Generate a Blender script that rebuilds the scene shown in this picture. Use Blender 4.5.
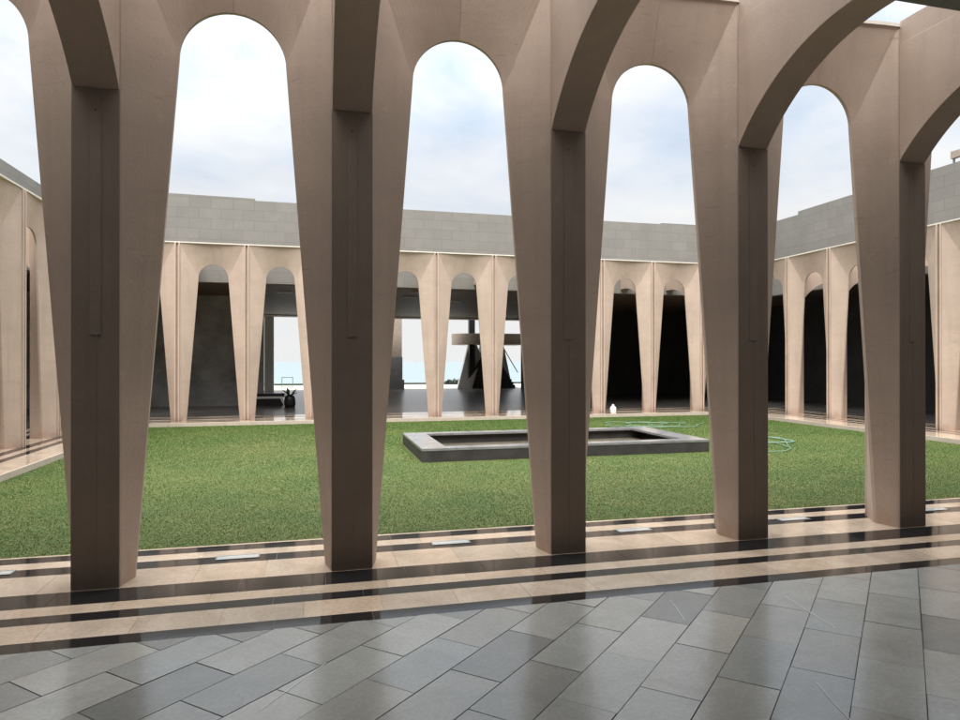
import bpy, math, random
import numpy as np
C = bpy.context
S = C.scene
for o in list(bpy.data.objects):
    bpy.data.objects.remove(o)
R = math.radians
random.seed(7)
rng = np.random.default_rng(7)
col = S.collection

# ------------------------------------------------------------------ camera
cd = bpy.data.cameras.new('camera'); cam = bpy.data.objects.new('camera', cd); col.objects.link(cam)
cam.location = (0, -5.116, 1.6)
cam.rotation_euler = (R(90.15), 0, R(-14.043))
cd.sensor_width = 36; cd.lens = 24.473; cd.clip_start = .05; cd.clip_end = 60000
S.camera = cam
S.render.resolution_x = 1024; S.render.resolution_y = 768
S.view_settings.view_transform = 'Standard'; S.view_settings.look = 'None'
S.view_settings.gamma = 1; S.view_settings.use_curve_mapping = False
S.view_settings.exposure = 1.02

# ------------------------------------------------------------------ sky and sun (bright overcast)
SUN_EL, SUN_AZ = 54.0, 200.0          # degrees; azimuth clockwise from +Y
w = bpy.data.worlds.new('World'); S.world = w; w.use_nodes = True
nt = w.node_tree; nt.nodes.clear()
def N(t, kind, **kw):
    n = t.nodes.new(kind)
    for k, v in kw.items():
        if k.startswith('i_'):
            n.inputs[k[2:].replace('_', ' ')].default_value = v
        else:
            setattr(n, k, v)
    return n
def math_n(t, op, a, b=None, c=None, clamp=False):
    n = t.nodes.new('ShaderNodeMath'); n.operation = op; n.use_clamp = clamp
    for i, v in enumerate((a, b, c)):
        if v is None: continue
        if isinstance(v, (int, float)): n.inputs[i].default_value = v
        else: t.links.new(v, n.inputs[i])
    return n.outputs[0]
def ramp(t, src, stops, interp='LINEAR'):
    n = t.nodes.new('ShaderNodeValToRGB'); n.color_ramp.interpolation = interp
    el = n.color_ramp.elements
    while len(el) < len(stops): el.new(.5)
    for e, (p, c) in zip(el, stops):
        e.position = p; e.color = (*c, 1) if len(c) == 3 else c
    t.links.new(src, n.inputs[0]); return n.outputs[0]
def mixc(t, f, a, b, blend='MIX'):
    n = t.nodes.new('ShaderNodeMix'); n.data_type = 'RGBA'; n.blend_type = blend
    for sock, v in ((n.inputs[0], f), (n.inputs[6], a), (n.inputs[7], b)):
        if isinstance(v, (int, float)): sock.default_value = v
        elif isinstance(v, tuple): sock.default_value = (*v, 1)
        else: t.links.new(v, sock)
    return n.outputs[2]

sky = N(nt, 'ShaderNodeTexSky', sky_type='NISHITA', sun_disc=False, sun_elevation=R(SUN_EL), sun_rotation=R(SUN_AZ))
bg1 = N(nt, 'ShaderNodeBackground'); bg1.inputs[1].default_value = .06
nt.links.new(sky.outputs[0], bg1.inputs[0])
tc = N(nt, 'ShaderNodeTexCoord'); sep = N(nt, 'ShaderNodeSeparateXYZ'); nt.links.new(tc.outputs['Generated'], sep.inputs[0])
den = math_n(nt, 'ADD', math_n(nt, 'MAXIMUM', sep.outputs[2], 0.0), .22)
cx = math_n(nt, 'DIVIDE', sep.outputs[0], den); cyy = math_n(nt, 'DIVIDE', sep.outputs[1], den)
cmb = N(nt, 'ShaderNodeCombineXYZ'); nt.links.new(cx, cmb.inputs[0]); nt.links.new(cyy, cmb.inputs[1])
n1 = N(nt, 'ShaderNodeTexNoise', i_Scale=1.15, i_Detail=8.0, i_Roughness=.55, i_Distortion=.3)
nt.links.new(cmb.outputs[0], n1.inputs['Vector'])
n2 = N(nt, 'ShaderNodeTexNoise', i_Scale=2.3, i_Detail=7.0, i_Roughness=.58, i_Distortion=.2)
nt.links.new(cmb.outputs[0], n2.inputs['Vector'])
cover = math_n(nt, 'MAXIMUM', ramp(nt, n1.outputs[0], [(.36, (.75,)*3), (.6, (1,)*3)]), ramp(nt, sep.outputs[2], [(.08, (1,)*3), (.2, (0,)*3)]))
ccol = ramp(nt, n2.outputs[0], [(.34, (.66, .79, .95)), (.62, (1.0, 1.0, 1.0))])
low = ramp(nt, sep.outputs[2], [(.06, (.95,)*3), (.22, (.6,)*3), (.38, (0,)*3)])
ccol = mixc(nt, low, ccol, (1.0, 1.0, 1.0))
high = ramp(nt, sep.outputs[2], [(.5, (0,)*3), (.72, (.85,)*3)])
ccol = mixc(nt, high, ccol, (1.0, .985, .96))
lift = math_n(nt, 'MULTIPLY_ADD', math_n(nt, 'POWER', math_n(nt, 'MAXIMUM', sep.outputs[2], 0.0), 3.0), 3.2, .43)
bg2 = N(nt, 'ShaderNodeBackground'); nt.links.new(ccol, bg2.inputs[0]); nt.links.new(lift, bg2.inputs[1])
ms = N(nt, 'ShaderNodeMixShader'); nt.links.new(cover, ms.inputs[0]); nt.links.new(bg1.outputs[0], ms.inputs[1]); nt.links.new(bg2.outputs[0], ms.inputs[2])
wo = N(nt, 'ShaderNodeOutputWorld'); nt.links.new(ms.outputs[0], wo.inputs[0])

sd = bpy.data.lights.new('sun', 'SUN'); sd.energy = 1.5; sd.angle = R(28); sd.color = (1, .95, .88)
so = bpy.data.objects.new('sun', sd); col.objects.link(so)
so.rotation_euler = (R(90 - SUN_EL), 0, R(180 - SUN_AZ)); so.location = (0, -30, 40)

# ------------------------------------------------------------------ dimensions
D = .46                                        # depth of an arcade pier, gallery face to court face
NEAR0, SN = -1.5102, 1.7749                    # near piers
YF, XL, XR = 13.974, -5.325, 14.128            # court faces of the far, left and right arcades
FAR0 = -3.66
SS = 1.69                                      # module of the side arcades
ZT, ZS, RA = 4.82, 3.9, .387                   # arcade top, arch spring, arch radius
WALLV, WALLB = -1.57, 4.01                     # inner clad wall: distance behind the gallery face, underside
LAWN = -.10

# ------------------------------------------------------------------ materials
def new_mat(name):
    m = bpy.data.materials.new(name); m.use_nodes = True
    t = m.node_tree; b = t.nodes['Principled BSDF']
    return m, t, b
def objvec(t, scale=(1, 1, 1), rand=True):
    tc = t.nodes.new('ShaderNodeTexCoord'); src = tc.outputs['Object']
    if rand:
        oi = t.nodes.new('ShaderNodeObjectInfo')
        k = t.nodes.new('ShaderNodeVectorMath'); k.operation = 'SCALE'; k.inputs[0].default_value = (37, 53, 29)
        t.links.new(oi.outputs['Random'], k.inputs['Scale'])
        a = t.nodes.new('ShaderNodeVectorMath'); a.operation = 'ADD'
        t.links.new(src, a.inputs[0]); t.links.new(k.outputs[0], a.inputs[1]); src = a.outputs[0]
    mp = t.nodes.new('ShaderNodeMapping'); mp.inputs['Scale'].default_value = scale
    t.links.new(src, mp.inputs[0]); return mp.outputs[0]
def noise(t, vec, scale, detail=4, rough=.55, dist=0):
    n = t.nodes.new('ShaderNodeTexNoise'); n.inputs['Scale'].default_value = scale
    n.inputs['Detail'].default_value = detail; n.inputs['Roughness'].default_value = rough; n.inputs['Distortion'].default_value = dist
    t.links.new(vec, n.inputs['Vector']); return n.outputs[0]
def bump(t, b, h, strength, dist=.01):
    n = t.nodes.new('ShaderNodeBump'); n.inputs['Strength'].default_value = strength; n.inputs['Distance'].default_value = dist
    t.links.new(h, n.inputs['Height']); t.links.new(n.outputs[0], b.inputs['Normal'])

def concrete(name, base, cracks=True):
    m, t, b = new_mat(name)
    v = objvec(t)
    big = noise(t, v, 1.1, 5, .6, .3)
    c = mixc(t, ramp(t, big, [(.3, (0,)*3), (.7, (1,)*3)]), tuple(x*.86 for x in base), tuple(min(1, x*1.08) for x in base))
    st = noise(t, objvec(t, (9, 9, .55)), 1.0, 3, .5)
    c = mixc(t, ramp(t, st, [(.5, (0,)*3), (.8, (.34,)*3)]), c, tuple(x*.62 for x in base))
    sp = noise(t, v, 55, 3, .7)
    c = mixc(t, ramp(t, sp, [(.35, (.3,)*3), (.6, (0,)*3)]), c, tuple(x*.72 for x in base))
    pale = noise(t, v, 7, 4, .65)
    c = mixc(t, ramp(t, pale, [(.62, (0,)*3), (.74, (.4,)*3)]), c, tuple(min(1, x*1.22) for x in base))
    hb = noise(t, objvec(t, (.7, .7, 5.5)), 1.0, 4, .6, .3)
    c = mixc(t, ramp(t, hb, [(.5, (0,)*3), (.72, (.3,)*3)]), c, tuple(x*.74 for x in base))
    if cracks:
        tz = t.nodes.new('ShaderNodeTexCoord'); sz = t.nodes.new('ShaderNodeSeparateXYZ'); t.links.new(tz.outputs['Object'], sz.inputs[0])
        ft = math_n(t, 'ADD', sz.outputs[2], math_n(t, 'MULTIPLY', noise(t, v, 6, 5, .65), -.55))
        c = mixc(t, ramp(t, math_n(t, 'ADD', ft, .5), [(.25, (.45,)*3), (.42, (0,)*3)]), c, (base[0]*.72, base[1]*.56, base[2]*.45))
        ck = noise(t, objvec(t, (5, 5, 38)), 1.0, 2, .5, .2)
        mk = noise(t, objvec(t, (1.3, 1.3, 1.3)), 1.0, 2)
        f = math_n(t, 'MULTIPLY', ramp(t, ck, [(.675, (0,)*3), (.70, (.3,)*3)]), ramp(t, mk, [(.45, (0,)*3), (.6, (1,)*3)]))
        c = mixc(t, f, c, tuple(x*.4 for x in base))
        # pour line a little above the spring of the transverse arches
        tc = t.nodes.new('ShaderNodeTexCoord'); sp2 = t.nodes.new('ShaderNodeSeparateXYZ'); t.links.new(tc.outputs['Object'], sp2.inputs[0])
        z = math_n(t, 'ADD', sp2.outputs[2], math_n(t, 'MULTIPLY', noise(t, v, 5, 2), .05))
        d = math_n(t, 'ABSOLUTE', math_n(t, 'SUBTRACT', z, 3.60))
        c = mixc(t, ramp(t, d, [(.001, (.16,)*3), (.006, (0,)*3)]), c, tuple(x*.5 for x in base))
    t.links.new(c, b.inputs['Base Color'])
    b.inputs['Roughness'].default_value = .72
    bump(t, b, math_n(t, 'ADD', sp, math_n(t, 'MULTIPLY', big, 1.5)), .25, .006)
    return m
M_conc = concrete('cream_concrete', (.555, .432, .352))
M_beam = concrete('cream_concrete_beam', (.555, .432, .352), False)

def clad_mat():
    m, t, b = new_mat('grey_stone_cladding')
    tc = t.nodes.new('ShaderNodeTexCoord'); sp = t.nodes.new('ShaderNodeSeparateXYZ'); t.links.new(tc.outputs['Object'], sp.inputs[0])
    cb = t.nodes.new('ShaderNodeCombineXYZ'); t.links.new(sp.outputs[0], cb.inputs[0])
    t.links.new(math_n(t, 'SUBTRACT', sp.outputs[2], 4.05), cb.inputs[1])
    br = t.nodes.new('ShaderNodeTexBrick'); t.links.new(cb.outputs[0], br.inputs['Vector'])
    br.inputs['Scale'].default_value = 1; br.inputs['Brick Width'].default_value = .62; br.inputs['Row Height'].default_value = .313
    br.inputs['Mortar Size'].default_value = .0045; br.inputs['Mortar Smooth'].default_value = .2
    br.inputs['Color1'].default_value = (.222, .214, .194, 1); br.inputs['Color2'].default_value = (.25, .242, .22, 1); br.inputs['Mortar'].default_value = (.135, .13, .12, 1)
    br.offset = .45
    v = objvec(t)
    c = mixc(t, ramp(t, noise(t, v, 2.2, 5), [(.35, (.25,)*3), (.65, (0,)*3)]), br.outputs[0], (.15, .146, .132))
    c = mixc(t, ramp(t, noise(t, v, 40, 3), [(.4, (.2,)*3), (.6, (0,)*3)]), c, (.14, .136, .125))
    t.links.new(c, b.inputs['Base Color']); b.inputs['Roughness'].default_value = .8
    bump(t, b, br.outputs[1], -.5, .01)
    return m
M_clad = clad_mat()

def stone_floor(name, c0, c1, vein, rough, spec=.5, attr=True, veinamt=.5, bumpy=.02, sc=3.2, soft=(.3, .7)):
    m, t, b = new_mat(name)
    v = objvec(t, rand=False)
    c = mixc(t, ramp(t, noise(t, v, sc, 6, .6, .8), [(soft[0], (0,)*3), (soft[1], (1,)*3)]), c0, c1)
    c = mixc(t, ramp(t, noise(t, v, 45, 3, .7), [(.4, (.25,)*3), (.62, (0,)*3)]), c, tuple(x*.6 for x in c0))
    n = noise(t, objvec(t, (1, 1.7, 1), False), 2.1, 4, .6, 1.4)
    d = math_n(t, 'ABSOLUTE', math_n(t, 'SUBTRACT', n, .5))
    mk = ramp(t, noise(t, v, .9, 2), [(.5, (0,)*3), (.62, (veinamt,)*3)])
    c = mixc(t, math_n(t, 'MULTIPLY', ramp(t, d, [(.002, (1,)*3), (.010, (0,)*3)]), mk), c, vein)
    if attr:
        a = t.nodes.new('ShaderNodeAttribute'); a.attribute_name = 'tint'
        c = mixc(t, 1.0, c, a.outputs['Color'], 'MULTIPLY')
    t.links.new(c, b.inputs['Base Color'])
    rn = noise(t, v, 5.5, 5, .65)
    r = t.nodes.new('ShaderNodeMapRange'); t.links.new(rn, r.inputs[0]); r.inputs[1].default_value = .3; r.inputs[2].default_value = .7
    r.inputs[3].default_value = rough*.8; r.inputs[4].default_value = rough*1.25
    t.links.new(r.outputs[0], b.inputs['Roughness'])
    b.inputs['Specular IOR Level'].default_value = spec
    bump(t, b, noise(t, v, 14, 5, .6), bumpy, .01)
    return m
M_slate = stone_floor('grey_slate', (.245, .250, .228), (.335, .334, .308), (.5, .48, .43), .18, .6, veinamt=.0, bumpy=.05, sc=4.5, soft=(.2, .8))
M_light = stone_floor('beige_polished_stone', (.43, .33, .24), (.68, .555, .44), (.36, .25, .17), .075, .5, bumpy=.006, sc=2.6, soft=(.22, .68))
M_dark = stone_floor('black_polished_stone', (.016, .016, .018), (.024, .023, .024), (.12, .12, .12), .06, .4, veinamt=.15, bumpy=.005)
M_kerb = stone_floor('pale_border_stone', (.47, .40, .33), (.58, .50, .43), (.36, .28, .22), .5, .4, attr=False)
def simple(name, c, rough=.6, metal=0, var=.25, scale=6, spec=.5):
    m, t, b = new_mat(name)
    v = objvec(t)
    cc = mixc(t, ramp(t, noise(t, v, scale, 5, .6), [(.3, (0,)*3), (.7, (1,)*3)]), tuple(x*(1-var) for x in c), tuple(min(1, x*(1+var*.6)) for x in c))
    t.links.new(cc, b.inputs['Base Color']); b.inputs['Roughness'].default_value = rough; b.inputs['Metallic'].default_value = metal
    b.inputs['Specular IOR Level'].default_value = spec
    return m
M_grout = simple('dark_grout', (.03, .03, .028), .8)
M_facing = concrete('darker_brown_concrete', (.335, .26, .208), False)  # same concrete pattern in a darker brown, for slabs on the near ribs
M_groutl = simple('pale_grout', (.42, .36, .3), .7)
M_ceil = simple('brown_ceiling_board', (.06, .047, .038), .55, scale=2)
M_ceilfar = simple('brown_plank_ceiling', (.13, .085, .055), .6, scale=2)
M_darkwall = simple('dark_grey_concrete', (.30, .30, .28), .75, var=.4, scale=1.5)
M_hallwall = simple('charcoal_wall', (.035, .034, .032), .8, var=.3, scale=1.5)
M_white = simple('white_paint', (.78, .77, .74), .5, var=.06)
M_coping = simple('pale_coping', (.74, .69, .62), .5, var=.1)
M_black = simple('black_lacquer', (.012, .012, .013), .4, var=.2)
M_tan = simple('tan_stone', (.40, .33, .27), .8, var=.2, scale=9)
M_greyst = simple('grey_plinth_stone', (.22, .22, .22), .75, var=.2)
M_teal = simple('green_steel', (.03, .12, .1), .4)
M_basin = simple('charcoal_basalt', (.048, .044, .043), .6, var=.35, scale=3, spec=.3)
M_rim = simple('polished_basalt_rim', (.21, .21, .215), .22, var=.25, scale=5)
M_hose = simple('pale_green_hose', (.14, .24, .17), .5, var=.15)
M_seam = simple('dark_seam', (.08, .065, .05), .8)
M_plastic = simple('white_plastic', (.82, .82, .8), .3, var=.03)
M_leaf = simple('dark_leaf', (.02, .03, .018), .5, var=.3)
M_shrub = simple('coastal_shrub', (.03, .045, .03), .7, var=.4, scale=20)
M_terr = simple('sandy_terrace', (.50, .45, .37), .8, var=.12, scale=.5)
M_steel = simple('brushed_steel', (.55, .56, .56), .3, 1, var=.1)
M_soil = simple('soil', (.11, .1, .055), .9, var=.4, scale=3)

def glass_mat():
    m, t, b = new_mat('frosted_lamp_glass')
    v = objvec(t)
    c = mixc(t, noise(t, v, 12, 4), (.42, .46, .47), (.62, .66, .66))
    t.links.new(c, b.inputs['Base Color']); b.inputs['Roughness'].default_value = .08
    b.inputs['Coat Weight'].default_value = .6; b.inputs['Coat Roughness'].default_value = .05
    return m
M_lampglass = glass_mat()

def water_mat(name, c, scale, strength, rough):
    m, t, b = new_mat(name)
    v = objvec(t, rand=False)
    t.links.new(mixc(t, noise(t, v, scale*.3, 4), c, tuple(x*.6 for x in c)), b.inputs['Base Color'])
    b.inputs['Roughness'].default_value = rough; b.inputs['IOR'].default_value = 1.33
    bump(t, b, noise(t, v, scale, 5, .6), strength, .05)
    return m
M_pool = water_mat('murky_basin_water', (.17, .15, .11), 5, .6, .12)
M_sea = water_mat('turquoise_sea', (.23, .32, .345), .25, .5, .25)

def grass_mats():
    m, t, b = new_mat('lawn_soil_and_thatch')
    v = objvec(t, rand=False)
    f = ramp(t, noise(t, v, 1.3, 6, .65), [(.35, (0,)*3), (.65, (1,)*3)])
    c = mixc(t, f, (.062, .108, .026), (.118, .142, .040))
    c = mixc(t, ramp(t, noise(t, v, 130, 3, .7), [(.42, (0,)*3), (.7, (.7,)*3)]), c, (.035, .05, .016))
    t.links.new(c, b.inputs['Base Color']); b.inputs['Roughness'].default_value = .9
    m2, t, b = new_mat('grass_blade')
    a = t.nodes.new('ShaderNodeAttribute'); a.attribute_name = 'tint'
    t.links.new(a.outputs['Color'], b.inputs['Base Color']); b.inputs['Roughness'].default_value = .6
    b.inputs['Specular IOR Level'].default_value = .12
    return m, m2
M_lawn, M_blade = grass_mats()

def paving_mat():
    # plain slate paving of the other galleries, laid diagonally like the near one
    m, t, b = new_mat('slate_paving_diagonal')
    tc = t.nodes.new('ShaderNodeTexCoord'); mp = t.nodes.new('ShaderNodeMapping'); mp.inputs['Rotation'].default_value = (0, 0, R(45))
    t.links.new(tc.outputs['Object'], mp.inputs[0])
    br = t.nodes.new('ShaderNodeTexBrick'); t.links.new(mp.outputs[0], br.inputs['Vector'])
    br.inputs['Scale'].default_value = 1; br.inputs['Brick Width'].default_value = .59; br.inputs['Row Height'].default_value = .295
    br.inputs['Mortar Size'].default_value = .004
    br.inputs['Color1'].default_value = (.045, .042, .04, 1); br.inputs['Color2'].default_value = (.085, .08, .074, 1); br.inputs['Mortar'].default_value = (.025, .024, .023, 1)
    t.links.new(br.outputs[0], b.inputs['Base Color'])
    v = objvec(t, rand=False); rn = noise(t, v, .8, 4)
    b.inputs['Roughness'].default_value = .26; b.inputs['Specular IOR Level'].default_value = .35
    bump(t, b, noise(t, objvec(t, (.6, 2.2, 1), False), 1.6, 4), .25, .02)
    return m
M_paving = paving_mat()

# ------------------------------------------------------------------ mesh helpers
class MB:
    def __init__(s): s.v = []; s.f = []
    def poly(s, pts):
        n = len(s.v); s.v += [tuple(p) for p in pts]; s.f.append(tuple(range(n, n+len(pts))))
    def box(s, x0, x1, y0, y1, z0, z1):
        n = len(s.v)
        s.v += [(x0,y0,z0),(x1,y0,z0),(x1,y1,z0),(x0,y1,z0),(x0,y0,z1),(x1,y0,z1),(x1,y1,z1),(x0,y1,z1)]
        s.f += [tuple(n+i for i in q) for q in ((0,3,2,1),(4,5,6,7),(0,1,5,4),(1,2,6,5),(2,3,7,6),(3,0,4,7))]
        return s
    def prism(s, prof, axis, a, b):
        # prof: closed 2-D outline; axis 'z': (x,y); 'x': (y,z); 'y': (x,z)
        def P(p, h):
            return {'z': (p[0], p[1], h), 'x': (h, p[0], p[1]), 'y': (p[0], h, p[1])}[axis]
        n = len(s.v); k = len(prof)
        s.v += [P(p, a) for p in prof] + [P(p, b) for p in prof]
        s.f.append(tuple(n+i for i in range(k))[::-1]); s.f.append(tuple(n+k+i for i in range(k)))
        for i in range(k):
            j = (i+1) % k; s.f.append((n+i, n+j, n+k+j, n+k+i))
        return s
    def tube(s, pts, r, seg=8, closed=False):
        from mathutils import Vector
        pts = [Vector(p) for p in pts]; n0 = len(s.v); m = len(pts)
        rr = r if isinstance(r, (list, tuple)) else [r]*m
        for i, p in enumerate(pts):
            d = (pts[min(i+1, m-1)] - pts[max(i-1, 0)]).normalized()
            up = Vector((0, 0, 1)) if abs(d.z) < .9 else Vector((1, 0, 0))
            a = d.cross(up).normalized(); b = a.cross(d)
            for k in range(seg):
                t = 2*math.pi*k/seg; s.v.append(tuple(p + (a*math.cos(t) + b*math.sin(t))*rr[i]))
        for i in range(m-1):
            for k in range(seg):
                a = n0+i*seg+k; b = n0+i*seg+(k+1) % seg
                s.f.append((a, b, b+seg, a+seg))
        s.f.append(tuple(n0+k for k in range(seg))[::-1]); s.f.append(tuple(n0+(m-1)*seg+k for k in range(seg)))
        return s
    def lathe(s, prof, cx, cy, seg=20):
        n0 = len(s.v)
        for r, z in prof:
            for k in range(seg):
                t = 2*math.pi*k/seg; s.v.append((cx+r*math.cos(t), cy+r*math.sin(t), z))
        for i in range(len(prof)-1):
            for k in range(seg):
                a = n0+i*seg+k; b = n0+i*seg+(k+1) % seg
                s.f.append((a, b, b+seg, a+seg))
        return s
    def build(s, name, mat, parent=None, smooth=False, bevel=0):
        me = bpy.data.meshes.new(name); me.from_pydata(s.v, [], s.f); me.validate(); me.update()
        import bmesh
        bm = bmesh.new(); bm.from_mesh(me); bmesh.ops.remove_doubles(bm, verts=bm.verts, dist=1e-6)
        bmesh.ops.recalc_face_normals(bm, faces=bm.faces); bm.to_mesh(me); bm.free()
        me.materials.append(mat)
        if smooth:
            for p in me.polygons: p.use_smooth = True
        o = bpy.data.objects.new(name, me); col.objects.link(o)
        if parent: o.parent = parent
        if bevel:
            b = o.modifiers.new('edge', 'BEVEL'); b.width = bevel; b.segments = 2; b.limit_method = 'ANGLE'; b.angle_limit = R(35)
        return o
def tag(o, label=None, cat=None, group=None, kind=None):
    if label: o['label'] = label
    if cat: o['category'] = cat
    if group: o['group'] = group
    if kind: o['kind'] = kind
    return o
def empty(name, loc, rz=0):
    o = bpy.data.objects.new(name, None); col.objects.link(o); o.location = loc; o.rotation_euler = (0, 0, rz)
    o.empty_display_size = .2; return o
def copy_tree(o, parent=None):
    c = o.copy(); col.objects.link(c)
    if parent: c.parent = parent
    for ch in list(o.children): copy_tree(ch, c)
    return c
def struct(name, mb, mat, **k): return tag(mb.build(name, mat, **k), kind='structure')
def thing1(name, mb, mat, label, cat, group=None, **k): return tag(mb.build(name, mat, **k), label, cat, group)

# ------------------------------------------------------------------ ground, floors, lawn, sea
m = MB(); m.poly([(-250, -120, -.32), (250, -120, -.32), (250, 41, -.32), (-250, 41, -.32)]); struct('ground', m, M_soil)
m = MB(); m.poly([(-30000, 41, -7), (30000, 41, -7), (30000, 45000, -7), (-30000, 45000, -7)]); struct('sea', m, M_sea)
m = MB(); m.box(-60, 60, 33.2, 41.4, -8, -.02); struct('terrace', m, M_terr)

YN = .97                                           # near edge of the lawn
LX0, LX1, LY1 = -4.36, 12.86, 13.34                # other three edges of the lawn
m = MB(); m.poly([(LX0-.05, YN-.05, LAWN), (LX1+.05, YN-.05, LAWN), (LX1+.05, LY1+.05, LAWN), (LX0-.05, LY1+.05, LAWN)])
struct('lawn', m, M_lawn)

# beds that carry the paving (open in the middle for the lawn)
def ring(z1, x0, x1, y0, y1, hx0, hx1, hy0, hy1, z0=-.3):
    m = MB()
    m.box(x0, x1, y0, hy0, z0, z1); m.box(x0, x1, hy1, y1, z0, z1)
    m.box(x0, hx0, hy0, hy1, z0, z1); m.box(hx1, x1, hy0, hy1, z0, z1)
    return m
m = MB()
m.box(LX0, LX0+.03, YN, LY1, -.3, -.003); m.box(LX1-.03, LX1, YN, LY1, -.3, -.003); m.box(LX0+.03, LX1-.03, LY1-.03, LY1, -.3, -.003); m.box(LX0+.03, LX1-.03, YN, YN+.012, -.3, -.003)
struct('lawn_kerb', m, M_kerb)
struct('paving_bed', ring(-.007, -11, 21.5, -12, 33.2, LX0, LX1, YN, LY1), M_grout)

def tint_mesh(name, quads, tints, mat, thick=.006):
    """loose paving slabs: each a thin box top with skirts, one mesh of many slabs (a surface pattern)"""
    vs, fs, cl = [], [], []
    for q, t in zip(quads, tints):
        n = len(vs); vs += [tuple(p) for p in q] + [(p[0], p[1], p[2]-thick) for p in q]
        k = len(q)
        fs.append(tuple(range(n, n+k))); cl.append(t)
        for i in range(k):
            j = (i+1) % k; fs.append((n+i, n+k+i, n+k+j, n+j)); cl.append(t)
    me = bpy.data.meshes.new(name); me.from_pydata(vs, [], fs)
    at = me.color_attributes.new('tint', 'FLOAT_COLOR', 'CORNER')
    arr = []
    for p, t in zip(me.polygons, cl): arr += [(*t, 1)]*p.loop_total
    at.data.foreach_set('color', np.array(arr, dtype=np.float32).ravel())
    me.materials.append(mat)
    o = bpy.data.objects.new(name, me); col.objects.link(o); o['kind'] = 'structure'; return o

def clip_half(poly, axis, val, keep_less):
    out = []
    for i in range(len(poly)):
        a, b = poly[i], poly[(i+1) % len(poly)]
        ia = (a[axis] <= val) == keep_less; ib = (b[axis] <= val) == keep_less
        if ia: out.append(a)
        if ia != ib:
            t = (val-a[axis])/(b[axis]-a[axis]); out.append(tuple(a[k]+t*(b[k]-a[k]) for k in range(2)))
    return out
# slate of the near gallery: 2:1 slabs at 45 degrees, half bond
quads, tints = [], []
av = (.434, .404); bv = (.217, -.202)
for i in range(-40, 60):
    for j in range(-46, 46):
        ox = .894 - bv[0] + i*av[0]*.5*0 ; 
        px = .46 + j*.434 + (i % 2)*0
        # lattice of lower joint corners: (.46+.434 p, -1.575-.404 q)
        x = .46 + .434*j; y = -1.575 - .404*(i-20)
        if y > -.4 or y < -8.2 or x < -7.5 or x > 16: continue
        # two slabs per cell of the lattice would overlap; each corner starts exactly one slab
        a0 = (x, y); q = [a0, (x+av[0], y+av[1]), (x+av[0]-bv[0], y+av[1]-bv[1]), (x-bv[0], y-bv[1])]
        g = .0013 + .0026*random.random()
        cx_, cy_ = sum(p[0] for p in q)/4, sum(p[1] for p in q)/4
        ax, ay = .707, .707
        q2 = []
        for p in q:
            dx, dy = p[0]-cx_, p[1]-cy_
            u = dx*ax+dy*ay; v_ = -dx*ay+dy*ax
            u -= math.copysign(g, u); v_ -= math.copysign(g, v_)
            q2.append((cx_+u*ax-v_*ay, cy_+u*ay+v_*ax))
        q2 = clip_half(q2, 1, -1.022, True)
        if len(q2) < 3: continue
        tx, ty = random.gauss(0, .0016), random.gauss(0, .0016); dz = random.uniform(-.0012, .0004)
        quads.append([(p[0], p[1], dz + tx*(p[0]-cx_) + ty*(p[1]-cy_)) for p in q2])
        b = random.choice((.74, .88, .98, 1.04, 1.14, 1.28)); h = random.uniform(-.04, .025)
        tints.append((b*(1+h+.01), b*(1+.01), b*(1-h+.03)))
tint_mesh('slate_floor', quads, tints, M_slate)

m = MB()
for pts in ([(2.30, -1.17), (2.26, -1.33), (2.21, -1.50)], [(3.10, -1.30), (3.06, -1.55), (3.02, -1.83)], [(2.42, -2.36), (2.36, -2.52), (2.30, -2.72)], [(.05, -1.55), (-.12, -1.78), (-.25, -1.96)]):
    for a, b in zip(pts, pts[1:]):
        wv = .0022
        m.poly([(a[0]-wv, a[1], .0022), (b[0]-wv, b[1], .0022), (b[0]+wv, b[1], .0022), (a[0]+wv, a[1], .0022)])
struct('slate_vein', m, M_white)
# stone bands: (near offset, far offset, kind, slab length, phase); offset measured from the gallery face towards the court
BANDS = [(.97, .935, 'l', 1.2, 0), (.935, .77, 'd', .6, .05), (.77, .60, 'l', .6, .3), (.60, .41, 'd', .597, -2.108), (.41, -.02, 'l', .5, .12),
         (-.02, -.30, 'd', .597, -1.131), (-.30, -.465, 'l', .597, -1.3), (-.465, -.605, 'd', .597, -1.477), (-.605, -.885, 'l', .5, -1.08), (-.885, -1.022, 'd', .597, -.848)]
LQ, LT, DQ, DT = [], [], [], []
def bands(fn, lo, hi, extra=0):
    """fn maps (along, offset) to world XY"""
    for b0, b1, k, L, ph in BANDS:
        n0 = math.floor((lo-ph)/L); n1 = math.ceil((hi-ph)/L)
        for n in range(n0, n1):
            a0 = max(lo, ph+n*L)+.0014; a1 = min(hi, ph+(n+1)*L)-.0014
            if a1-a0 < .02: continue
            o0 = b0 + (extra if b0 == .97 else 0)
            q = [fn(a0, b1), fn(a1, b1), fn(a1, o0), fn(a0, o0)]
            sg = sum(q[i][0]*q[(i+1) % 4][1]-q[(i+1) % 4][0]*q[i][1] for i in range(4))
            if sg < 0: q = q[::-1]
            tz = random.gauss(0, .0006)
            cx_ = sum(p[0] for p in q)/4; cy_ = sum(p[1] for p in q)/4; ty = random.gauss(0, .0006)
            z0 = random.uniform(-.0008, .0002)
            qq = [(p[0], p[1], z0+tz*(p[0]-cx_)+ty*(p[1]-cy_)) for p in q]
            bb = random.uniform(.88, 1.08)
            if k == 'l': LQ.append(qq); h = random.uniform(-.03, .03); LT.append((bb*(1+h), bb, bb*(1-h)))
            else: DQ.append(qq); DT.append((bb,)*3)
bands(lambda a, o: (a, o), -7.5, 16.5)
bands(lambda a, o: (a, YF+D-o), -6.5, 15.5, LY1*-1 + (YF+D-.97))
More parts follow.
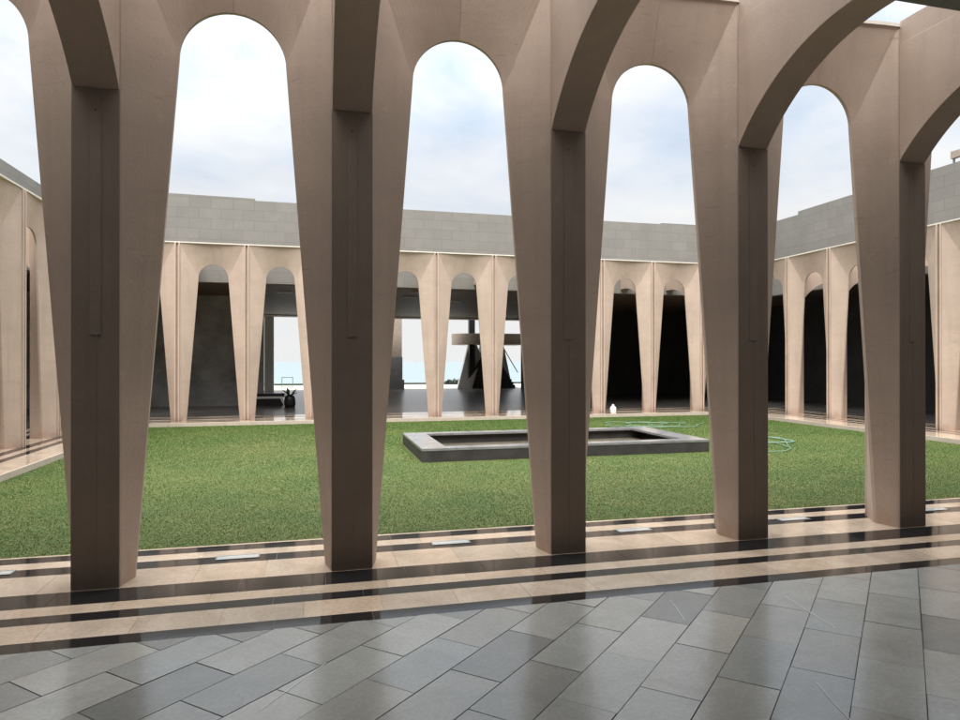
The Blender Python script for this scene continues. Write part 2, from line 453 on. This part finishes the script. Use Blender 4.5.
bands(lambda a, o: (XL-D+o, a), .99, LY1-.02, LX0-(XL-D+.97))
bands(lambda a, o: (XR+D-o, a), .99, LY1-.02, (XR+D-.97)-LX1)
m = MB(); m.poly([(-7.5, -1.023, -.0052), (16.5, -1.023, -.0052), (16.5, .968, -.0052), (-7.5, .968, -.0052)]); struct('band_bed', m, M_groutl)
tint_mesh('light_stone_bands', LQ, LT, M_light)
tint_mesh('dark_stone_bands', DQ, DT, M_dark)
m = MB()
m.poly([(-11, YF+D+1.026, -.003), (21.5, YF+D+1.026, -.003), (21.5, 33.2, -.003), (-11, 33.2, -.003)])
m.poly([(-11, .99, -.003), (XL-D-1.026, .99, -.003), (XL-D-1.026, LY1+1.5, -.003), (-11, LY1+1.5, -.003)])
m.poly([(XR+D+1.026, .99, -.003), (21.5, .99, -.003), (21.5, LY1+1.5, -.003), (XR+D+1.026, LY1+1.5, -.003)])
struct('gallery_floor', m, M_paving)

# grass blades: one uncountable mass
def grass():
    n = 1000000
    x = rng.uniform(LX0, LX1, n*3); y = YN + (LY1-YN)*rng.uniform(0, 1, n*3)**1.5
    keep = ~((x > 1.70) & (x < 7.2) & (y > 5.76) & (y < 8.25))
    x, y = x[keep][:n], y[keep][:n]; n = len(x)
    far = (y+5)/18
    h = rng.uniform(.004, .011, n)*(.7+.8*far); wd = rng.uniform(.0022, .0045, n)*(.6+2.0*far)
    th = rng.uniform(0, 2*np.pi, n); lean = rng.uniform(.5, 1.6, n)*h; la = rng.uniform(0, 2*np.pi, n)
    V = np.zeros((n, 3, 3), np.float32)
    V[:, 0, 0] = x-np.cos(th)*wd; V[:, 0, 1] = y-np.sin(th)*wd
    V[:, 1, 0] = x+np.cos(th)*wd; V[:, 1, 1] = y+np.sin(th)*wd
    V[:, 2, 0] = x+np.cos(la)*lean; V[:, 2, 1] = y+np.sin(la)*lean
    V[:, :2, 2] = LAWN-.002; V[:, 2, 2] = LAWN+h
    me = bpy.data.meshes.new('grass'); me.vertices.add(n*3); me.vertices.foreach_set('co', V.ravel())
    me.loops.add(n*3); me.loops.foreach_set('vertex_index', np.arange(n*3, dtype=np.int32))
    me.polygons.add(n); me.polygons.foreach_set('loop_start', np.arange(0, n*3, 3, dtype=np.int32))
    me.update(calc_edges=True)
    pat = (np.sin(x*1.3+np.sin(y*.9)*2)+np.sin(y*1.9+x*.7)+np.sin(x*3.7-y*2.9)*.6+np.sin(x*6.1+y*7.7)*.4)/3
    dry = np.clip(.62-.5*far+.5*pat+rng.normal(0, .13, n), 0, 1)[:, None]
    g0 = np.array([.066, .128, .026]); g1 = np.array([.140, .176, .045]); st = np.array([.31, .26, .12])
    c = g0*(1-dry)+g1*dry
    edge = np.exp(-(y-YN)/.4)*.42
    patch = .30*np.exp(-(((x+.9)/1.1)**2+((y-8.2)/1.6)**2)) + .2*np.exp(-(((x-4.2)/1.6)**2+((y-3.4)/1.0)**2))
    s = (rng.uniform(0, 1, n) < (.06+.06*(1-far)+edge+patch))[:, None]
    c = np.where(s, st*rng.uniform(.6, 1, n)[:, None], c)*rng.uniform(.88, 1.12, n)[:, None]
    cc = np.ones((n, 3, 4), np.float32); cc[:, :, :3] = c[:, None, :]
    at = me.color_attributes.new('tint', 'FLOAT_COLOR', 'CORNER'); at.data.foreach_set('color', cc.ravel())
    me.materials.append(M_blade)
    o = bpy.data.objects.new('grass', me); col.objects.link(o)
    tag(o, 'short green lawn grass with yellowed patches', 'grass', kind='stuff')
grass()

# ------------------------------------------------------------------ arcade piers
def shell_half(m, sgn, s):
    half = s/2-.001
    RR = half - .5; RR = RA*s/SN
    es = half - RR
    def e(z): return .2 + (es-.2)*z/ZS
    nz, na, nd = 26, 16, 5
    vi, vo = .212, .248
    P = lambda u, v, z: (sgn*u, v, z)
    for (cu, cv, lv) in ((.155, 0.0, vi), (.07, D, vo)):
        rows = [0]+[ZS*(k/nz) for k in range(1, nz+1)]
        grid = []
        for z in rows:
            grid.append([P(cu+(e(z)-cu)*t, cv+(lv-cv)*t, z) for t in (0, .25, .5, .75, 1)])
        for a, b in zip(grid, grid[1:]):
            for i in range(4): m.poly([a[i], a[i+1], b[i+1], b[i]])
        # triangle below the fold: rib edge from spring to top, apex at the spring of the opening
        sp = (es, lv, ZS); top = (cu, cv, ZT); low = (cu, cv, ZS)
        m.poly([P(*low), P(*sp), P(*top)]) if False else None
        K = 6
        for k in range(K):
            z0 = ZS+(ZT-ZS)*k/K; z1 = ZS+(ZT-ZS)*(k+1)/K
            m.poly([P(cu, cv, z0), P(*sp), P(cu, cv, z1)])
        # upper fan: from the straight top edge to the arch
        def arc(k):
            th = (math.pi/2)*k/na
            return (half-RR*math.cos(th), lv, ZS+RR*math.sin(th))
        def tp(k):
            q = k/na; q = q*q*(3-2*q)
            return (cu+(half-cu)*k/na, cv+(lv-cv)*.2*q, ZT)
        for k in range(na):
            for d in range(nd):
                t0, t1 = d/nd, (d+1)/nd
                L = lambda a, b, t: tuple(a[i]+(b[i]-a[i])*t for i in range(3))
                m.poly([P(*L(tp(k), arc(k), t0)), P(*L(tp(k+1), arc(k+1), t0)), P(*L(tp(k+1), arc(k+1), t1)), P(*L(tp(k), arc(k), t1))])
    # reveal (thin lip) of the opening
    zs = [ZS*k/nz for k in range(nz+1)]
    for z0, z1 in zip(zs, zs[1:]):
        m.poly([P(e(z0), vi, z0), P(e(z0), vo, z0), P(e(z1), vo, z1), P(e(z1), vi, z1)])
    for k in range(na):
        a, b = [(half-RR*math.cos(math.pi/2*q/na), ZS+RR*math.sin(math.pi/2*q/na)) for q in (k, k+1)]
        m.poly([P(a[0], vi, a[1]), P(a[0], vo, a[1]), P(b[0], vo, b[1]), P(b[0], vi, b[1])])
    ti, to = vi*.2, D+(vo-D)*.2
    m.poly([P(half, vi, ZS+RR), P(half, vo, ZS+RR), P(half, to, ZT), P(half, ti, ZT)])
    m.poly([P(.155, 0, ZT), P(half, ti, ZT), P(half, to, ZT), P(.07, D, ZT)])

def rib_mesh():
    m = MB()
    m.prism([(-.153, -.004), (.153, -.004), (.153, .02), (.066, .40), (.066, .494), (.030, .494), (.026, .42), (-.026, .42), (-.030, .494), (-.066, .494), (-.066, .40), (-.153, .02)], 'z', 0, ZT-.002)
    return m
def beam_mesh():
    m = MB()
    c0, rr = 2.494, 1.656
    pts = []
    for k in range(29):
        y = -.0065 - 1.2935*k/28
        pts.append((y, c0+math.sqrt(rr*rr-(y+1.3)**2)))
    pts += [(WALLV+.002, 4.15), (WALLV+.002, 4.655), (-.0065, 4.655)]
    m.prism(pts, 'x', -.150, .150)
    return m
def coping_outline(lo, hi, s):
    half = s/2
    def ins(u):
        q = min(1, max(0, (abs(u)-.155)/(half-.155))); return q*q*(3-2*q)*.0424
    us = [lo+(hi-lo)*k/36 for k in range(37)]
    return [(u, ins(u)-.014) for u in us] + [(hi, D+.016), (lo, D+.016)]
def pier_proto(s, cover=False, halves=(1, -1), beam=True):
    r = empty('arcade_pier', (0, 0, 0))
    m = MB()
    for h in halves: shell_half(m, h, s)
    sh = m.build('shell', M_conc, r)
    rb = rib_mesh().build('rib', M_conc, r, bevel=.004)
    if beam:
        b = beam_mesh().build('arch_beam', M_beam, r, bevel=.003)
        m = MB(); m.box(-.143, .143, WALLV+.002, -.0065, 4.657, 4.875); m.build('upstand', M_beam, b)
    lo = -s/2+.002 if -1 in halves else -.1; hi = s/2-.002 if 1 in halves else .1
    m = MB(); m.prism(coping_outline(lo, hi, s), 'z', ZT+.002, ZT+.034); m.build('coping', M_coping, r)
    if cover:
        m = MB(); m.box(-.1525, .1525, -.0105, -.0042, .002, 3.522); m.build('facing', M_facing, rb)  # thin slab, darker brown than the rib behind it
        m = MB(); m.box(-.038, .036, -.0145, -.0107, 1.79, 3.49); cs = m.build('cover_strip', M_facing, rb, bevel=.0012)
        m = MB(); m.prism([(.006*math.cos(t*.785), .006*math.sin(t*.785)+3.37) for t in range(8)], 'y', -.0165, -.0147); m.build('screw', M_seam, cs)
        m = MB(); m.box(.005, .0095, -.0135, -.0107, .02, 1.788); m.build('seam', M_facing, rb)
    return r
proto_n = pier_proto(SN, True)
proto_f = pier_proto(SN)
proto_s = pier_proto(SS)
def place(proto, used, loc, rz, label, group):
    r = proto if not used else copy_tree(proto)
    r.location = loc; r.rotation_euler = (0, 0, rz)
    return tag(r, label, 'pier', group)
ORD = ['first', 'second', 'third', 'fourth', 'fifth', 'sixth', 'seventh', 'eighth', 'ninth', 'tenth', 'eleventh']
near_names = {
 -2: 'foreground pier two places beyond the left photo edge', -1: 'near arcade pier just beyond the left edge of the photo',
 0: 'large dark foreground pier farthest left, standing on the striped paving', 1: 'tall foreground pier second from left, its arch beam rising straight overhead',
 2: 'middle one of the five tall foreground piers, in front of the stone basin', 3: 'fourth foreground pier from left, covering the right end of the stone basin',
 4: 'rightmost tall foreground pier, next to the small skylight opening', 5: 'near arcade pier just beyond the right edge of the photo', 6: 'near arcade pier beyond the right edge of the photo, second out',
 7: 'near arcade pier in the near right corner of the court'}
for n, i in enumerate(range(-2, 8)):
    place(proto_n, n > 0, (NEAR0+i*SN, 0, 0), 0, near_names[i], 'piers of the near arcade')
far_desc = ['cream pier at the left end of the far arcade', 'cream far pier at the left side of the bay with the dark grey wall', 'cream far pier between the grey wall bay and the bay with the black bench',
            'cream far pier right of the bay with the black bench and sea view', 'cream far pier left of the bay with the tan stone pillar', 'cream far pier between two sea view bays, behind the left end of the basin',
            'cream far pier in front of the concrete staircase', 'cream far pier hidden behind the middle foreground pier', 'cream far pier beside the white bottle, on its left',
            'cream far pier between two black bays, right of the white bottle', 'cream far pier at the right end of the far arcade, beside the fourth foreground pillar']
for n, j in enumerate(range(0, 10)):
    place(proto_f, n > 0, (FAR0+j*SN, YF+D, 0), R(180), far_desc[j+1], 'piers of the far arcade')
for n, k in enumerate(range(1, 8)):
    place(proto_s, n > 0, (XL-D, 13.9-k*SS-.05, 0), R(-90), f'cream side pier of the left arcade, {ORD[k-1]} from the far left corner', 'piers of the left arcade')
for k in range(1, 8):
    place(proto_s, True, (XR+D, 13.9-k*SS-.05, 0), R(90), f'cream side pier of the right arcade, {ORD[k-1]} from the far right corner', 'piers of the right arcade')
# corner piers: one half shell on each side
def corner(loc, rz_a, rz_b, s_a, s_b, side_a, side_b, label):
    r = empty('corner_pier', loc); tag(r, label, 'pier', 'corner piers of the court')
    for rz, s, sd in ((rz_a, s_a, side_a), (rz_b, s_b, side_b)):
        m = MB(); shell_half(m, sd, s)
        o = m.build('shell', M_conc, r); o.rotation_euler = (0, 0, rz)
        # move so that the court faces meet at the corner
        o.location = (0, 0, 0)
        m = MB(); m.prism(coping_outline(*((.0, s/2) if sd > 0 else (-s/2, 0.0)), s), 'z', ZT+.002, ZT+.034)
        c = m.build('coping', M_coping, r); c.rotation_euler = (0, 0, rz); c.location = (0, 0, .001*(rz == rz_a))
    return r
# ------------------------------------------------------------------ inner clad walls, ceilings, hall
def clad_wall(loc, rz, x0, x1, tops, label, bottom=WALLB):
    """local x along the wall, face at local y=0 looking to +y; tops: (x, z) polyline of the parapet"""
    prof = [(x0, bottom)] + [(x1, bottom)] + tops[::-1]
    m = MB(); m.prism(prof, 'y', -.3, 0)
    o = m.build('clad_wall', M_clad); o.location = loc; o.rotation_euler = (0, 0, rz)
    return tag(o, label, 'wall')
YWF = YF+D-WALLV; XWL = XL-D+WALLV; XWR = XR+D-WALLV; YWN = WALLV
# far wall: local x = -X after the half turn
clad_wall((0, YWF, 0), R(180), -XWR+.0, -XWL, [(-XWR, 6.575), (-12, 6.575), (-12, 6.535), (1.85, 6.545), (1.85, 6.61), (-XWL, 6.66)],
          'grey stone block wall above the far arcade, with a small step in its top edge')
clad_wall((XWL, 0, 0), R(-90), -YWF+.302, 4.9, [(-YWF+.302, 6.46), (4.9, 6.52)], 'grey stone block wall above the left arcade, at the left edge of the photo')
clad_wall((XWR, 0, 0), R(90), -4.9, YWF-.302, [(-4.9, 6.80), (14.12, 6.80), (14.12, 6.69), (YWF-.302, 6.70)], 'grey stone block wall above the right arcade, carrying the small roof fitting')
clad_wall((0, YWN, 0), 0, XWL, XWR, [(XWL, 6.6), (XWR, 6.6)], 'grey stone block wall over the near gallery, above the camera')

# roofs / ceilings of the halls (solid slabs behind the clad walls)
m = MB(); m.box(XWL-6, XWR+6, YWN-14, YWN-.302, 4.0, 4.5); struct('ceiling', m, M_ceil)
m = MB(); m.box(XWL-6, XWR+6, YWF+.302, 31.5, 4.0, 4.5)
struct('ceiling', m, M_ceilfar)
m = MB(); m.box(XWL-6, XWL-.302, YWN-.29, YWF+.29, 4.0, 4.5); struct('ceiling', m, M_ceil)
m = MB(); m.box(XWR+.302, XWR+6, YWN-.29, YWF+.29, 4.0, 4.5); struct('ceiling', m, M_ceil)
# outer walls
def wall(x0, x1, y0, y1, z1, mat, label, z0=-.2, name='wall'):
    m = MB(); m.box(x0, x1, y0, y1, z0, z1); return tag(m.build(name, mat), label, 'wall')
wall(XWL-3.3, XWL-3.0, -12, 19.9, 3.995, M_tan, 'back wall of the left gallery, seen through its arches')
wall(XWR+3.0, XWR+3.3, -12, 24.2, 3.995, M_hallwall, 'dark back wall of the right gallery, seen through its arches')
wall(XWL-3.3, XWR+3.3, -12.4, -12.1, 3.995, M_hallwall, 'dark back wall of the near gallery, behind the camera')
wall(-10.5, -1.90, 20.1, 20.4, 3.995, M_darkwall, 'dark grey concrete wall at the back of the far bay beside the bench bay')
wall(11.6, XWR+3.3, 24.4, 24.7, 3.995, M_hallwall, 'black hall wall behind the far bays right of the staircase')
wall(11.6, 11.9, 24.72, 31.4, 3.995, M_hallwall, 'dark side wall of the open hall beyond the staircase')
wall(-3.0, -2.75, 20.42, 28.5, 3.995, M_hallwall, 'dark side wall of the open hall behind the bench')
# downstand beam at the sea end of the hall
m = MB(); m.box(-2.6, 11.55, 29.6, 29.9, 3.955, 3.998); tag(m.build('ceiling_beam', M_tan), 'pale beam across the ceiling of the open hall', 'beam')
m = MB(); m.box(-2.72, -2.24, 31.55, 31.95, 0, 4.6); tag(m.build('pillar', M_white, bevel=.01), 'white painted pillar at the sea end of the hall, above the black bench', 'pillar')
r = empty('stone_pillar', (4.3, 33.0, 0)); tag(r, 'tan stone pillar on a grey plinth at the sea end of the hall', 'pillar')
m = MB(); m.box(-.75, .53, 0, .9, 1.88, 4.6); m.build('shaft', M_tan, r)
m = MB(); m.box(-.78, .56, -.03, .93, .55, 1.878); m.build('plinth', M_greyst, r)
m = MB(); m.box(-.80, .66, -.10, .98, 0, .548); m.build('base', M_greyst, r)
# ceiling light strips
for n, (x, y, lab) in enumerate([(-1.07, 18.1, 'thin ceiling light strip above the black bench'), (3.3, 18.7, 'thin ceiling light strip in the bay of the tan pillar, farther from the arcade'), (3.35, 17.0, 'thin ceiling light strip in the bay of the tan pillar, nearer the arcade'), (5.2, 19.85, 'thin ceiling light strip in the bay before the staircase')]):
    r = empty('ceiling_light', (x, y, 4.0)); tag(r, lab, 'ceiling light', 'ceiling lights of the far hall')
    m = MB(); m.box(-.26, .26, -.05, .05, -.05, 0); m.build('housing', M_steel, r)
    m = MB(); m.box(-.23, .23, -.035, .035, -.056, -.0505); m.build('diffuser', M_white, r)

# ------------------------------------------------------------------ sculptural staircase in the hall
st = empty('staircase', (9.9, 32.2, 0)); tag(st, 'sculptural concrete staircase with curved landing and slanting legs in the open hall', 'staircase')
m = MB(); out = []
for k in range(25):
    t = math.pi*.5 + math.pi*k/24; out.append((-.6+1.45*math.cos(t), 1.0+1.3*math.sin(t)))
out += [(2.3, -.3), (2.3, 2.3)]
m.prism(out, 'z', 2.62, 3.26); m.build('landing', M_tan, st)
m = MB(); m.prism([(-1.8, 0), (-.92, -.0), (-.36, 1.98), (-.62, 2.6), (-1.12, 2.6)], 'y', .55, .85); m.build('leg', M_white, st)
m = MB(); m.prism([(.75, 0), (1.9, 0), (1.35, 2.6), (1.1, 2.6)], 'y', 1.6, 1.9); m.build('leg', M_greyst, st)
m = MB(); m.prism([(-1.17, 4.6), (-.82, 4.6), (-.82, 1.15), (-.36, 1.9), (-.36, 1.6), (-1.17, .62)], 'y', .2, .5); m.build('column', M_black, st)
m = MB()
prof = [(-.85, 0), (2.0, 0)]
for k in range(15): prof += [(2.0-.115*k, .175*(k+.1)), (2.0-.115*(k+1), .175*(k+.1))]
prof += [(.1, 2.61), (-.2, 2.61)]
m.prism(prof, 'y', .9, 1.55); m.build('stair_flight', M_black, st)
m = MB(); m.tube([(1.95, .6, .95), (1.3, .6, 2.0), (.5, .6, 3.4)], .03); m.build('handrail', M_steel, st)

# ------------------------------------------------------------------ small things in and beyond the hall
b = empty('bench', (-1.68, 19.9, 0)); tag(b, 'low black bench with a white edge strip in the sea view bay', 'bench')
m = MB(); m.box(-.62, .52, 0, .5, .33, .43); m.build('seat', M_black, b, bevel=.01)
m = MB(); m.prism([(-.62, .25), (.40, .25), (.56, .31), (.56, .328), (-.62, .328)], 'y', -.01, .5); m.build('edge_strip', M_white, b)
m = MB(); m.prism([(-.62, .0), (.50, .0), (.38, .248), (-.62, .248)], 'y', .04, .46); m.build('base', M_black, b)
m = MB(); m.prism([(.40, .25), (.47, .25), (.60, .02), (.53, .02)], 'y', -.005, .03); m.build('leg', M_white, b)
p = empty('potted_plant', (-.92, 18.85, 0)); tag(p, 'small dark leafy plant in a black pot beside the bench', 'potted plant')
m = MB(); m.lathe([(.0, 0), (.17, 0), (.2, .1), (.185, .3), (.15, .4), (.13, .4), (.13, .36), (0, .36)], 0, 0); m.build('pot', M_black, p, smooth=True)
m = MB()
for k in range(13):
    a = random.uniform(0, 6.28); l = random.uniform(.16, .34); zt = random.uniform(.45, .7)
    d = (math.cos(a), math.sin(a)); n_ = (-d[1], d[0])
    pts = [(0, 0, .37), (d[0]*l*.5+n_[0]*.05, d[1]*l*.5+n_[1]*.05, .37+(zt-.37)*.7), (d[0]*l, d[1]*l, zt), (d[0]*l*.5-n_[0]*.05, d[1]*l*.5-n_[1]*.05, .37+(zt-.37)*.7)]
    m.poly(pts); m.poly([(q[0], q[1], q[2]-.004) for q in pts][::-1])
m.build('foliage', M_leaf, p)
f = empty('sign_frame', (-1.75, 36.5, 0)); tag(f, 'empty green metal frame stand on the terrace before the sea', 'frame')
for x in (-.33, .30):
    m = MB(); m.box(x, x+.035, 0, .035, 0, .66); m.build('post', M_teal, f)
m = MB(); m.box(-.294, .299, .002, .033, .62, .655); m.build('rail', M_teal, f)
m = MB(); m.box(-.294, .299, .002, .033, .05, .08); m.build('rail', M_teal, f)
m = MB(); m.box(-60, 60, 41.1, 41.35, -.021, .10); tag(m.build('low_wall', M_shrub), 'low dark wall along the far edge of the terrace above the sea', 'wall')
def shrub(x, y, s, lab):
    r = empty('shrub', (x, y, -.02)); tag(r, lab, 'shrub', 'shrubs on the terrace edge')
    m = MB()
    for k in range(420):
        v = rng.normal(0, 1, 3); v /= np.linalg.norm(v); v *= rng.uniform(.55, 1)*s*(1+.3*math.sin(k)); v[2] = abs(v[2])*.7+.05
        a = rng.normal(0, 1, 3)*.06; b_ = rng.normal(0, 1, 3)*.06
        m.poly([v, v+a, v+a+b_, v+b_])
    m.build('foliage', M_shrub, r)
    m = MB(); m.tube([(0, 0, 0), (.02, 0, s*.6)], [.04, .02]); m.build('stem', M_soil, r)
shrub(9.2, 40.6, .30, 'round dark shrub at the terrace edge, left one of the pair by the staircase')
shrub(9.85, 40.6, .34, 'round dark shrub at the terrace edge, right one of the pair by the staircase')

# white bottle on the far kerb
bt = empty('plastic_bottle', (8.93, 13.55, 0)); tag(bt, 'white plastic bottle standing on the far paving by the black bay', 'bottle')
m = MB(); m.lathe([(0, 0), (.088, 0), (.095, .012), (.095, .15), (.085, .19), (.035, .235), (.03, .24)], 0, 0, 24); m.build('body', M_plastic, bt, smooth=True)
m = MB(); m.lathe([(.034, .2405), (.034, .28), (0, .28)], 0, 0, 16); m.build('cap', M_plastic, bt)

# ------------------------------------------------------------------ stone basin on the lawn
bs = empty('stone_basin', (1.72, 5.78, LAWN)); tag(bs, 'low rectangular charcoal stone basin in the middle of the lawn', 'basin')
BW, BD, BH, BT, BS = 5.46, 2.52, .235, .25, .44
m = MB()
zr = BH-.045
m.box(0, BW, 0, .16, -.05, zr-.002); m.box(0, BW, BD-.16, BD, -.05, zr-.002); m.box(0, .16, .16, BD-.16, -.05, zr-.002); m.box(BW-.16, BW, .16, BD-.16, -.05, zr-.002)
bw = m.build('basin_wall', M_basin, bs)
seg = MB()
for (x0, x1, y0, y1) in ((0, BW, 0, BT), (0, BW, BD-BT, BD)):
    nx = 9
    for k in range(nx):
        seg.box(x0-.006+(x1-x0+.012)*k/nx+.001, x0-.006+(x1-x0+.012)*(k+1)/nx-.001, y0-.006*(y0 == 0), y1+.006*(y1 == BD), zr, BH)
for x0 in (0, BW-BS):
    for k in range(3):
        ya = BT+(BD-2*BT)*k/3; yb = BT+(BD-2*BT)*(k+1)/3
        seg.box(x0-.006*(x0 == 0), x0+BS+.006*(x0 > 0), ya+.001, yb-.001, zr, BH)
seg.build('rim', M_rim, bs, bevel=.003)
# facing joints
m = MB()
for k in range(1, 6): m.box(BW*k/6-.002, BW*k/6+.002, -.0015, .001, 0, zr-.003)
m.build('joint', M_seam, bw)
m = MB(); m.poly([(.161, .161, .015), (BW-.161, .161, .015), (BW-.161, BD-.161, .015), (.161, BD-.161, .015)])
tag(m.build('water', M_pool, bs))

# ------------------------------------------------------------------ garden hoses
def hose(pts, label, r=.009):
    from mathutils import Vector
    P = [Vector((*p, LAWN+.03 if len(p) == 2 else p[2])) if len(p) == 2 else Vector(p) for p in pts]
    out = []
    for i in range(len(P)-1):
        p0, p1, p2, p3 = P[max(i-1, 0)], P[i], P[i+1], P[min(i+2, len(P)-1)]
        for k in range(8):
            t = k/8
            out.append(.5*((2*p1)+(-p0+p2)*t+(2*p0-5*p1+4*p2-p3)*t*t+(-p0+3*p1-3*p2+p3)*t**3))
    out.append(P[-1])
    m = MB(); m.tube(out, r, 7)
    return tag(m.build('garden_hose', M_hose, smooth=True), label, 'hose')
hp = []
for k in range(46):
    t = k*.42; rad = 1+.25*math.sin(k*1.7)
    hp.append((8.0+.055*k*.55+.75*rad*math.cos(t), 11.0-.015*k+.55*rad*math.sin(t*1.03)))
hose(hp, 'pale green garden hose lying in loose coils behind the basin')
hp = [(9.1, 6.0)]
for k in range(26):
    t = k*.55; rad = .5+.08*math.sin(k*2.1)
    hp.append((9.35+.9*rad*math.cos(t), 7.0+1.1*rad*math.sin(t)))
hp += [(9.0, 5.9), (8.75, 5.55), (8.45, 5.35), (8.1, 5.4), (7.85, 5.7)]
hose(hp, 'pale green garden hose coiled on the grass right of the basin')

# ------------------------------------------------------------------ recessed floor lights in the near paving
for n, i in enumerate(range(-1, 7)):
    x = -.625 + SN*(i)
    r = empty('floor_light', (x, .555, 0))
    lab = {-1: 'recessed floor light in the paving at the far left edge', 0: 'recessed floor light between the first and second foreground piers', 1: 'recessed floor light between the second and third foreground piers',
           2: 'recessed floor light between the third and fourth foreground piers', 3: 'recessed floor light between the fourth and fifth foreground piers', 4: 'recessed floor light right of the last foreground pier'}.get(i, f'recessed floor light beyond the right edge of the photo, {ORD[i-5]} out')
    tag(r, lab, 'floor light', 'recessed floor lights along the near paving')
    m = MB()
    m.box(-.17, .17, -.055, -.044, 0, .004); m.box(-.17, .17, .044, .055, 0, .004); m.box(-.17, -.158, -.0438, .0438, 0, .004); m.box(.158, .17, -.0438, .0438, 0, .004)
    m.build('frame', M_steel, r)
    m = MB(); m.box(-.1575, .1575, -.0435, .0435, 0, .0032); m.build('lens', M_lampglass, r)

# ------------------------------------------------------------------ roof fitting on the right
r = empty('roof_light', (16.75, 8.5, 4.5)); tag(r, 'beige box fitting on a short post above the right clad wall', 'roof light')
m = MB(); m.box(-.02, .02, .39, .43, 0, 2.62); m.build('post', M_greyst, r)
m = MB(); m.prism([(.46, 2.60), (.46, 2.80), (-.35, 2.78), (-.35, 2.64)], 'x', -.06, .06); m.build('housing', M_tan, r)
for pr in ():
    pass
